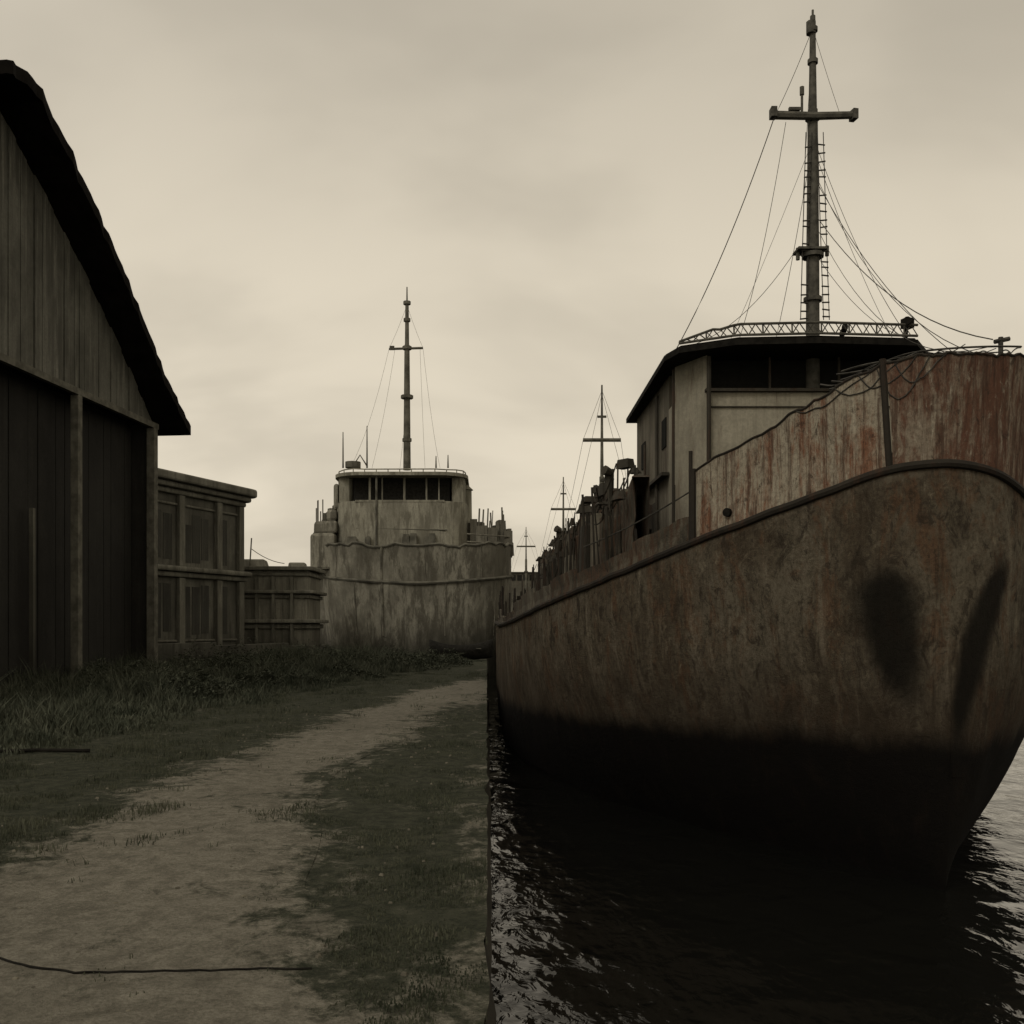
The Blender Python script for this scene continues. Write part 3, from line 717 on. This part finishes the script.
for px_,ww in ((365,.13),(378,.08),(401,.13),(424,.1),(437,.07)): b.box((fx(px_),FY+2.45,fz(484)),(ww,.12,fz(471)-fz(497)-.01))
b.box((fx(397),FY+2.0,fz(497)),(fx(443)-fx(351),.25,.12))
b.build('window_frame',M_farl,far)
b=MB(); b.prism([(fx(347),FY+2.9),(fx(448),FY+2.9),(fx(448),FY+12),(fx(347),FY+12)],fz(497)+.004,fz(471)-.003); b.build('bridge_window',M_farg,far)
b=MB(); b.prism(rr(fx(327),fx(467),FY+1.6,FY+13,1.8),fz(471),fz(468)+.03); b.build('bridge_roof',M_farl,far)
b=MB(); P=[Vector((x,y,fz(464)+.10*noise.noise(Vector((x,0,0))))) for x,y in rr(fx(330),fx(464),FY+1.9,FY+8,1.6)]
P=resamp(P,26); b.tube(P,.04,5)
for q in P: b.tube([q,q-Vector((0,0,.22))],.03,4)
b.build('roof_railing',M_farl,far)
b=MB()
b.tube([(fx(373),FY+1.85,fz(470)),(fx(373),FY+1.85,fz(545))],.07,6); b.tube([(fx(352),FY+1.95,fz(525)),(fx(446),FY+1.88,fz(527))],.035,5)
b.tube([(fx(345),FY+2.1,fz(500)),(fx(345),FY+2.1,fz(545))],.04,5)
for i in range(10): 
    px_=random.uniform(345,450); b.box((fx(px_),FY+1.7,fz(545)+.35),(random.uniform(.2,.7),.3,random.uniform(.5,1.1)),0,.8)
b.build('wall_trim',M_fard,far)
b=MB(); b.tube([(fx(462),FY+5,fz(545)),(fx(462),FY+5,fz(478))],.55,12,.5); b.tube([(fx(462),FY+5,fz(479)),(fx(462),FY+5,fz(474))],.62,12,.3)
b.build('funnel',M_farl,far,True)
b=MB(); random.seed(15)
for i in range(46):
    px_=random.uniform(467,511); top_=interp(px_,[467,475,490,500,505,511],[510,508,518,508,512,530])+random.uniform(0,18)
    w_=random.uniform(.15,.7); yy=FY+random.uniform(3.4,6)
    b.box((fx(px_),yy,(fz(552)+fz(top_))/2),(w_,random.uniform(.4,1.2),fz(top_)-fz(552)),random.random()*.5,random.uniform(.5,1))
for i in range(26):
    px_=random.uniform(303,332); top_=interp(px_,[303,315,322,332],[518,502,488,484])+random.uniform(0,16)
    b.box((fx(px_),FY+random.uniform(3.5,7),(fz(552)+fz(top_))/2),(random.uniform(.15,.6),.6,fz(top_)-fz(552)),random.random()*.5,random.uniform(.5,1))
for i in range(16):
    px_=random.uniform(470,512); b.tube([(fx(px_),FY+3.6,fz(548)),(fx(px_)+random.uniform(-.15,.15),FY+3.6,fz(random.uniform(500,528)))],random.uniform(.03,.06),5)
for i in range(11):
    px_=random.uniform(304,332); b.tube([(fx(px_),FY+3.6,fz(540)),(fx(px_),FY+3.6,fz(random.uniform(486,512)))],.04,5)
for yy in (538,530): b.tube([(fx(466),FY+2.6,fz(yy)),(fx(510),FY+3.2,fz(yy+2))],.045,5)
b.build('deck_gear',M_far,far)
MY=FY+4; kk=MY/1000
def gx(p): return (p-487)*kk
def gz(y): return H0+(625-y)*kk
fm_=sub('mast',far,(gx(407),MY,gz(468)))
b=MB(); b.tube([(gx(407),MY,gz(470)),(gx(407),MY,gz(345))],.25,10,.17); b.tube([(gx(407),MY,gz(346)),(gx(407),MY,gz(302))],.14,8,.11); b.tube([(gx(407),MY,gz(303)),(gx(407),MY,gz(287))],.06,6,.04)
for yy,r in ((303,.24),(320,.22),(397,.40),(348,.3),(440,.3)): b.tube([(gx(407),MY,gz(yy)-.1),(gx(407),MY,gz(yy)+.1)],r,8)
b.build('mast_pole',M_fard,fm_,True)
b=MB(); b.tube([(gx(389),MY,gz(349)),(gx(423),MY,gz(348))],.08,6); b.box((gx(392),MY,gz(348)),(.3,.15,.25)); b.build('cross_arm',M_fard,fm_)
b=MB()
for a,c,s in (((389,349),(350,468),.8),((423,348),(440,468),.6),((407,305),(389,349),.1),((407,305),(423,348),.1),((395,349),(372,468),.5),((420,348),(425,468),.3),((407,400),(400,468),.1)):
    b.tube(sag((gx(a[0]),MY,gz(a[1])),(gx(c[0]),MY,gz(c[1])),s,8),.008,4)
b.build('rigging_wires',M_fard,fm_)
b=MB()
for px_,yt in ((343,432),(367,426),(448,455),(436,456)): b.tube([(gx(px_),MY,gz(468)),(gx(px_),MY,gz(yt))],.06,5,.03)
b.each('aerial',M_fard,far)
b=MB(); b.tube([(gx(353),MY,gz(468)),(gx(353),MY,gz(462))],.5,10); b.tube([(gx(367),MY,gz(466)),(gx(360),MY,gz(455)),(gx(353),MY,gz(466))],.05,5); b.build('roof_gear',M_fard,far)
def skiff(cx,cy,L,rz,label):
    e=thing('rowing_boat',(cx,cy,0),label,'boat'); b=MB(); rows=[]
    for i in range(13):
        t=i/12; y=(t-.5)*L; wd=.75*math.sin(math.pi*min(.98,max(.03,t*.85+.13)))**.7; sh=.3*(2*t-1)**2
        r=[]
        for a in np.linspace(math.pi,2*math.pi,9):
            x=wd*math.cos(a); z=.75+sh+(.75+sh*.5)*math.sin(a); r.append((cx+y*math.cos(rz)-x*math.sin(rz),cy+y*math.sin(rz)+x*math.cos(rz),z+.02))
        rows.append(r)
    b.strip(rows); o=b.build('hull',M_farg,e,True); o.modifiers.new('s','SOLIDIFY').thickness=.05
    for t in (-.8,0,.8):
        c=MB(); c.box((cx+t*math.cos(rz),cy+t*math.sin(rz),.62),(.25,1.25,.04),rz); c.build('seat',M_post,e)
skiff(-1.3,50.5,3.2,.15,'dark rowing boat lying on grass at the quay end')

# ------------------------------------------------------------------ barn
Cb=Vector((-11.95,36,0)); ub=Vector((-.112,-.9937,0)); nb=Vector((-.9937,.112,0))
def W(a,bb,z): p=Cb+ub*a+nb*bb; return Vector((p.x,p.y,z))
barn=thing('shed',W(10,5,0),'large dark timber shed with steep gable roof','shed')
ZE=9.0; ZP=15.95; AP=10.06; DB=22
def bul_(t): return .42*math.sin(math.pi*min(1,t))
def rooflineZ(a): t=abs(a-AP)/AP; return ZP-t*(ZP-ZE) + bul_(t)
b=MB(); random.seed(5); a=0.
while a<20.1:
    w_=.26+.12*random.random(); a2=min(20.12,a+w_); j=random.uniform(0,.07); zb=ZE-random.uniform(0,.12)
    z1=max(zb+.1,rooflineZ(a)); z2=max(zb+.1,rooflineZ(a2-.012))
    p=[W(a,j,zb),W(a2-.012,j,zb),W(a2-.012,j,z2),W(a,j,z1)]; q=[W(a,j+.06,zb),W(a2-.012,j+.06,zb),W(a2-.012,j+.06,z2),W(a,j+.06,z1)]
    n=len(b.v); b.v+=[tuple(x) for x in p+q]; b.f+=[(n,n+1,n+2,n+3),(n+7,n+6,n+5,n+4),(n,n+4,n+5,n+1),(n+1,n+5,n+6,n+2),(n+2,n+6,n+7,n+3),(n+3,n+7,n+4,n)]
    a=a2
b.build('gable_wall',M_gable,barn,label='weathered vertical board gable')
b=MB(); b.quad([W(0,.16,ZE),W(20.1,.16,ZE),W(AP,.16,ZP)]); b.build('gable_shade_backing',M_int,barn)
b=MB(); b.box(W(10,.0,ZE-.05),(.16,20.3,.2),-.112); b.build('lintel_beam',M_post,barn)
b=MB()
for sgn in (-1,1):
    top=[];bot=[]
    for i in range(50):
        t=i/49; a=AP+sgn*t*(AP+1.05); tt=t*(AP+1.05)/AP; z=ZP+.25-tt*(ZP-ZE)+bul_(tt)-(.28*max(0,.06-t)/.06)+.25*max(0,tt-.85)/.15; oh=-1.2+.3*t+.10*noise.noise(Vector((t*22,sgn,0)))+.05*noise.noise(Vector((t*70,sgn,0)))
        z+=.06*noise.noise(Vector((t*18,5,sgn)))+.03*noise.noise(Vector((t*60,5,sgn)))
        top.append([W(a,oh,z+.2),W(a,DB,z+.2)]); bot.append([W(a,oh,z-.14),W(a,DB,z-.14)])
    b.strip([[x[0],x[1],y[1],y[0]] for x,y in zip(top,bot)],True); b.quad([top[-1][0],top[-1][1],bot[-1][1],bot[-1][0]])
b.build('roof',M_roof,barn)
b=MB()
for a,wd in ((0.12,.30),(5.35,.26),(13,.28),(19.9,.34)): b.box(W(a,.05,(ZE-.15)/2),(wd,wd,ZE-.15),-.112)
b.each('post',M_post,barn,bevel=.02)
b=MB(); b.box(W(7.0,.5,2.6),(.12,.13,5.2),-.112); b.build('inner_post',M_conc,barn)
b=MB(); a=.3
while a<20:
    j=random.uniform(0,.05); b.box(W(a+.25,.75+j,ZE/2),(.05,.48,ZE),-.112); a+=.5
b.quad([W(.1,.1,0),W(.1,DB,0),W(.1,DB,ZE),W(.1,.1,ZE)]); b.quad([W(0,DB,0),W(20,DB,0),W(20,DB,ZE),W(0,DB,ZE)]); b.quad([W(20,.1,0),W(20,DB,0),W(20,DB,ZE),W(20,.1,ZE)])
b.build('wall',M_int,barn,label='board wall darkened to paint the interior shade under the gable')

# ------------------------------------------------------------------ concrete building
P0=Vector((-15.4,43.3,0)); P1=Vector((-12.55,51.0,0)); dd=(P1-P0); Lb=dd.length; dd/=Lb; nn_=Vector((dd.y,-dd.x,0))
def Q(a,o_,z): p=P0+dd*a+nn_*o_; return Vector((p.x,p.y,z))
bl=thing('warehouse',Q(Lb/2,-3,0),'two storey grey concrete warehouse with heavy cornice','building')
def qpoly(a0,a1,o0,o1,r=0):
    P=[Q(a0,o0,0),Q(a1,o0,0)]
    if r: P+=[Q(a1-r+r*math.cos(t),o1-r+r*math.sin(t),0) for t in np.linspace(0,math.pi/2,6)]
    else: P+=[Q(a1,o1,0)]
    P+=[Q(a0,o1,0)]; return [(p.x,p.y) for p in P]
def qbox(b,a0,a1,o0,o1,z0,z1,r=0): b.prism(qpoly(a0,a1,o0,o1,r),z0,z1)
b=MB(); qbox(b,0,Lb,-7,0,0,8.2); b.build('wall',M_conc,bl)
b=MB(); 
for z0,z1,o_ in ((8.303,8.7,.78),(8.05,8.3,.5),(7.8,8.047,.25),(7.3,7.42,.12),(4.25,4.5,.55),(4.0,4.247,.3),(1.0,1.12,.1)): qbox(b,-.3,Lb+o_,-7.1,o_,z0,z1,o_*.9)
b.each('cornice',M_concl,bl,bevel=.09)
b=MB()
for a in (.2,3.0,5.9,Lb-.45):
    qbox(b,a,a+.42,.003,.24,0,3.98); qbox(b,a,a+.42,.003,.24,4.51,7.79)
b.each('pilaster',M_concl,bl,bevel=.04)
b=MB(); random.seed(8)
for a0 in (.7,3.5,6.4):
    for z0,z1 in ((1.2,3.7),(4.7,7.0)):
        n_=3; wid=2.1/n_
        for i in range(n_):
            a=a0+i*wid
            if a+wid<Lb-.45: qbox(b,a,a+wid*random.uniform(.75,.9),.004,.02,z0+random.uniform(0,.3),z1-random.choice((0,.1,.5)))
qbox(b,Lb+.004,Lb+.03,-2.4,-1.0,4.8,6.9); qbox(b,Lb+.004,Lb+.03,-2.4,-1.0,1.2,3.6)
b.each('window',M_wind,bl)
sh=thing('low_shed',(-11.6,56,0),'low pale shed with stacked concrete ledges','shed')
def shp(o_,x1=-9.75): return [(-14,58.5),(-14,54.0-o_),(x1-.15+o_,54.3-o_),(x1+o_,54.45-o_),(x1+o_,58.5)]
b=MB(); b.prism(shp(0),-1.5,4.75); b.build('wall',M_shed,sh)
b=MB()
for z,o_,h in ((4.753,.35,.22),(4.45,.15,.2),(3.5,.4,.18),(3.25,.15,.2),(1.9,.5,.2),(1.6,.2,.25)): b.prism(shp(o_),z,z+h)
b.each('ledge',M_concl,sh,bevel=.05)
b=MB()
for x in (-13.4,-12.5,-11.6,-10.6): b.prism([(x,53.85),(x+.14,53.85),(x+.14,54.5),(x,54.5)],0,4.4)
b.each('rib',M_concl,sh)
b=MB(); b.box((-13.0,56,5.2),(1.5,1.6,.5),.1,.8); b.box((-10.6,56,5.1),(1.0,1.2,.35),.1,.9); b.each('roof_box',M_shed,sh,bevel=.08)
b=MB(); b.tube([(-13.1,55.2,5.0),(-13.0,55.2,6.6)],.04,5); b.tube(sag((-13.0,55.2,6.0),(-11.2,55.3,5.2),.15,6),.02,5); b.build('roof_pipe',M_fard,sh)
lw=thing('boundary_wall',(-11,43,0),'low grey concrete wall in front of the warehouse','wall')
b=MB(); P=[(-13.3,39.5),(-11.9,44),(-10.0,50.5),(-9.0,52.5)]
for i in range(3):
    (x0,y0),(x1,y1)=P[i],P[i+1]; b.prism([(x0,y0),(x1,y1),(x1-.25,y1+.05),(x0-.25,y0+.05)],-.05,1.05-.15*i)
b.each('wall_panel',M_conc,lw,bevel=.02)

# cable & pipe
def gp(px,py): y=H0*1000/(py-625); return ((px-487)*y/1000,y)
b=MB(); pts=[]
for px_,py_ in ((-30,955),(0,962),(30,970),(75,976),(120,974),(165,971),(210,970),(260,969),(312,968)):
    x,y=gp(px_,py_); pts.append(Vector((x,y,gh(x,y)+.011)))
fine=[]
for i in range(len(pts)-1):
    for t in np.linspace(0,1,5)[:-1]: fine.append(pts[i].lerp(pts[i+1],t)+Vector((0,.008*math.sin(i*2+t*5),0)))
b.tube(fine+[pts[-1]],.0065,6)
e=thing('cable',tuple(pts[4]),'thin black cable lying across the dirt track','cable'); b.build('cable_run',M_dark,e,True)
b=MB(); b.tube([(-7.6,13.6,.04),(-6.3,14.0,.05),(-5.6,14.1,.03)],.025,8)
e=thing('pipe',(-6.4,13.9,.0),'thin rusty pipe lying in the grass','pipe'); b.build('pipe_run',M_dark,e,True)
random.seed(21)
b=MB()
for i in range(420):
    y=random.uniform(4.3,22); x=random.uniform(-4.5,-.1); s=random.uniform(.006,.022)
    b.box((x,y,gh(x,y)+s*.3),(s*2,s*1.4,s),random.random()*3,.6)
o=b.build('gravel',plain('gravel_stone',(.12,.11,.085)),bevel=.002); o['kind']='stuff'; o['label']='scattered small stones on the dirt track'
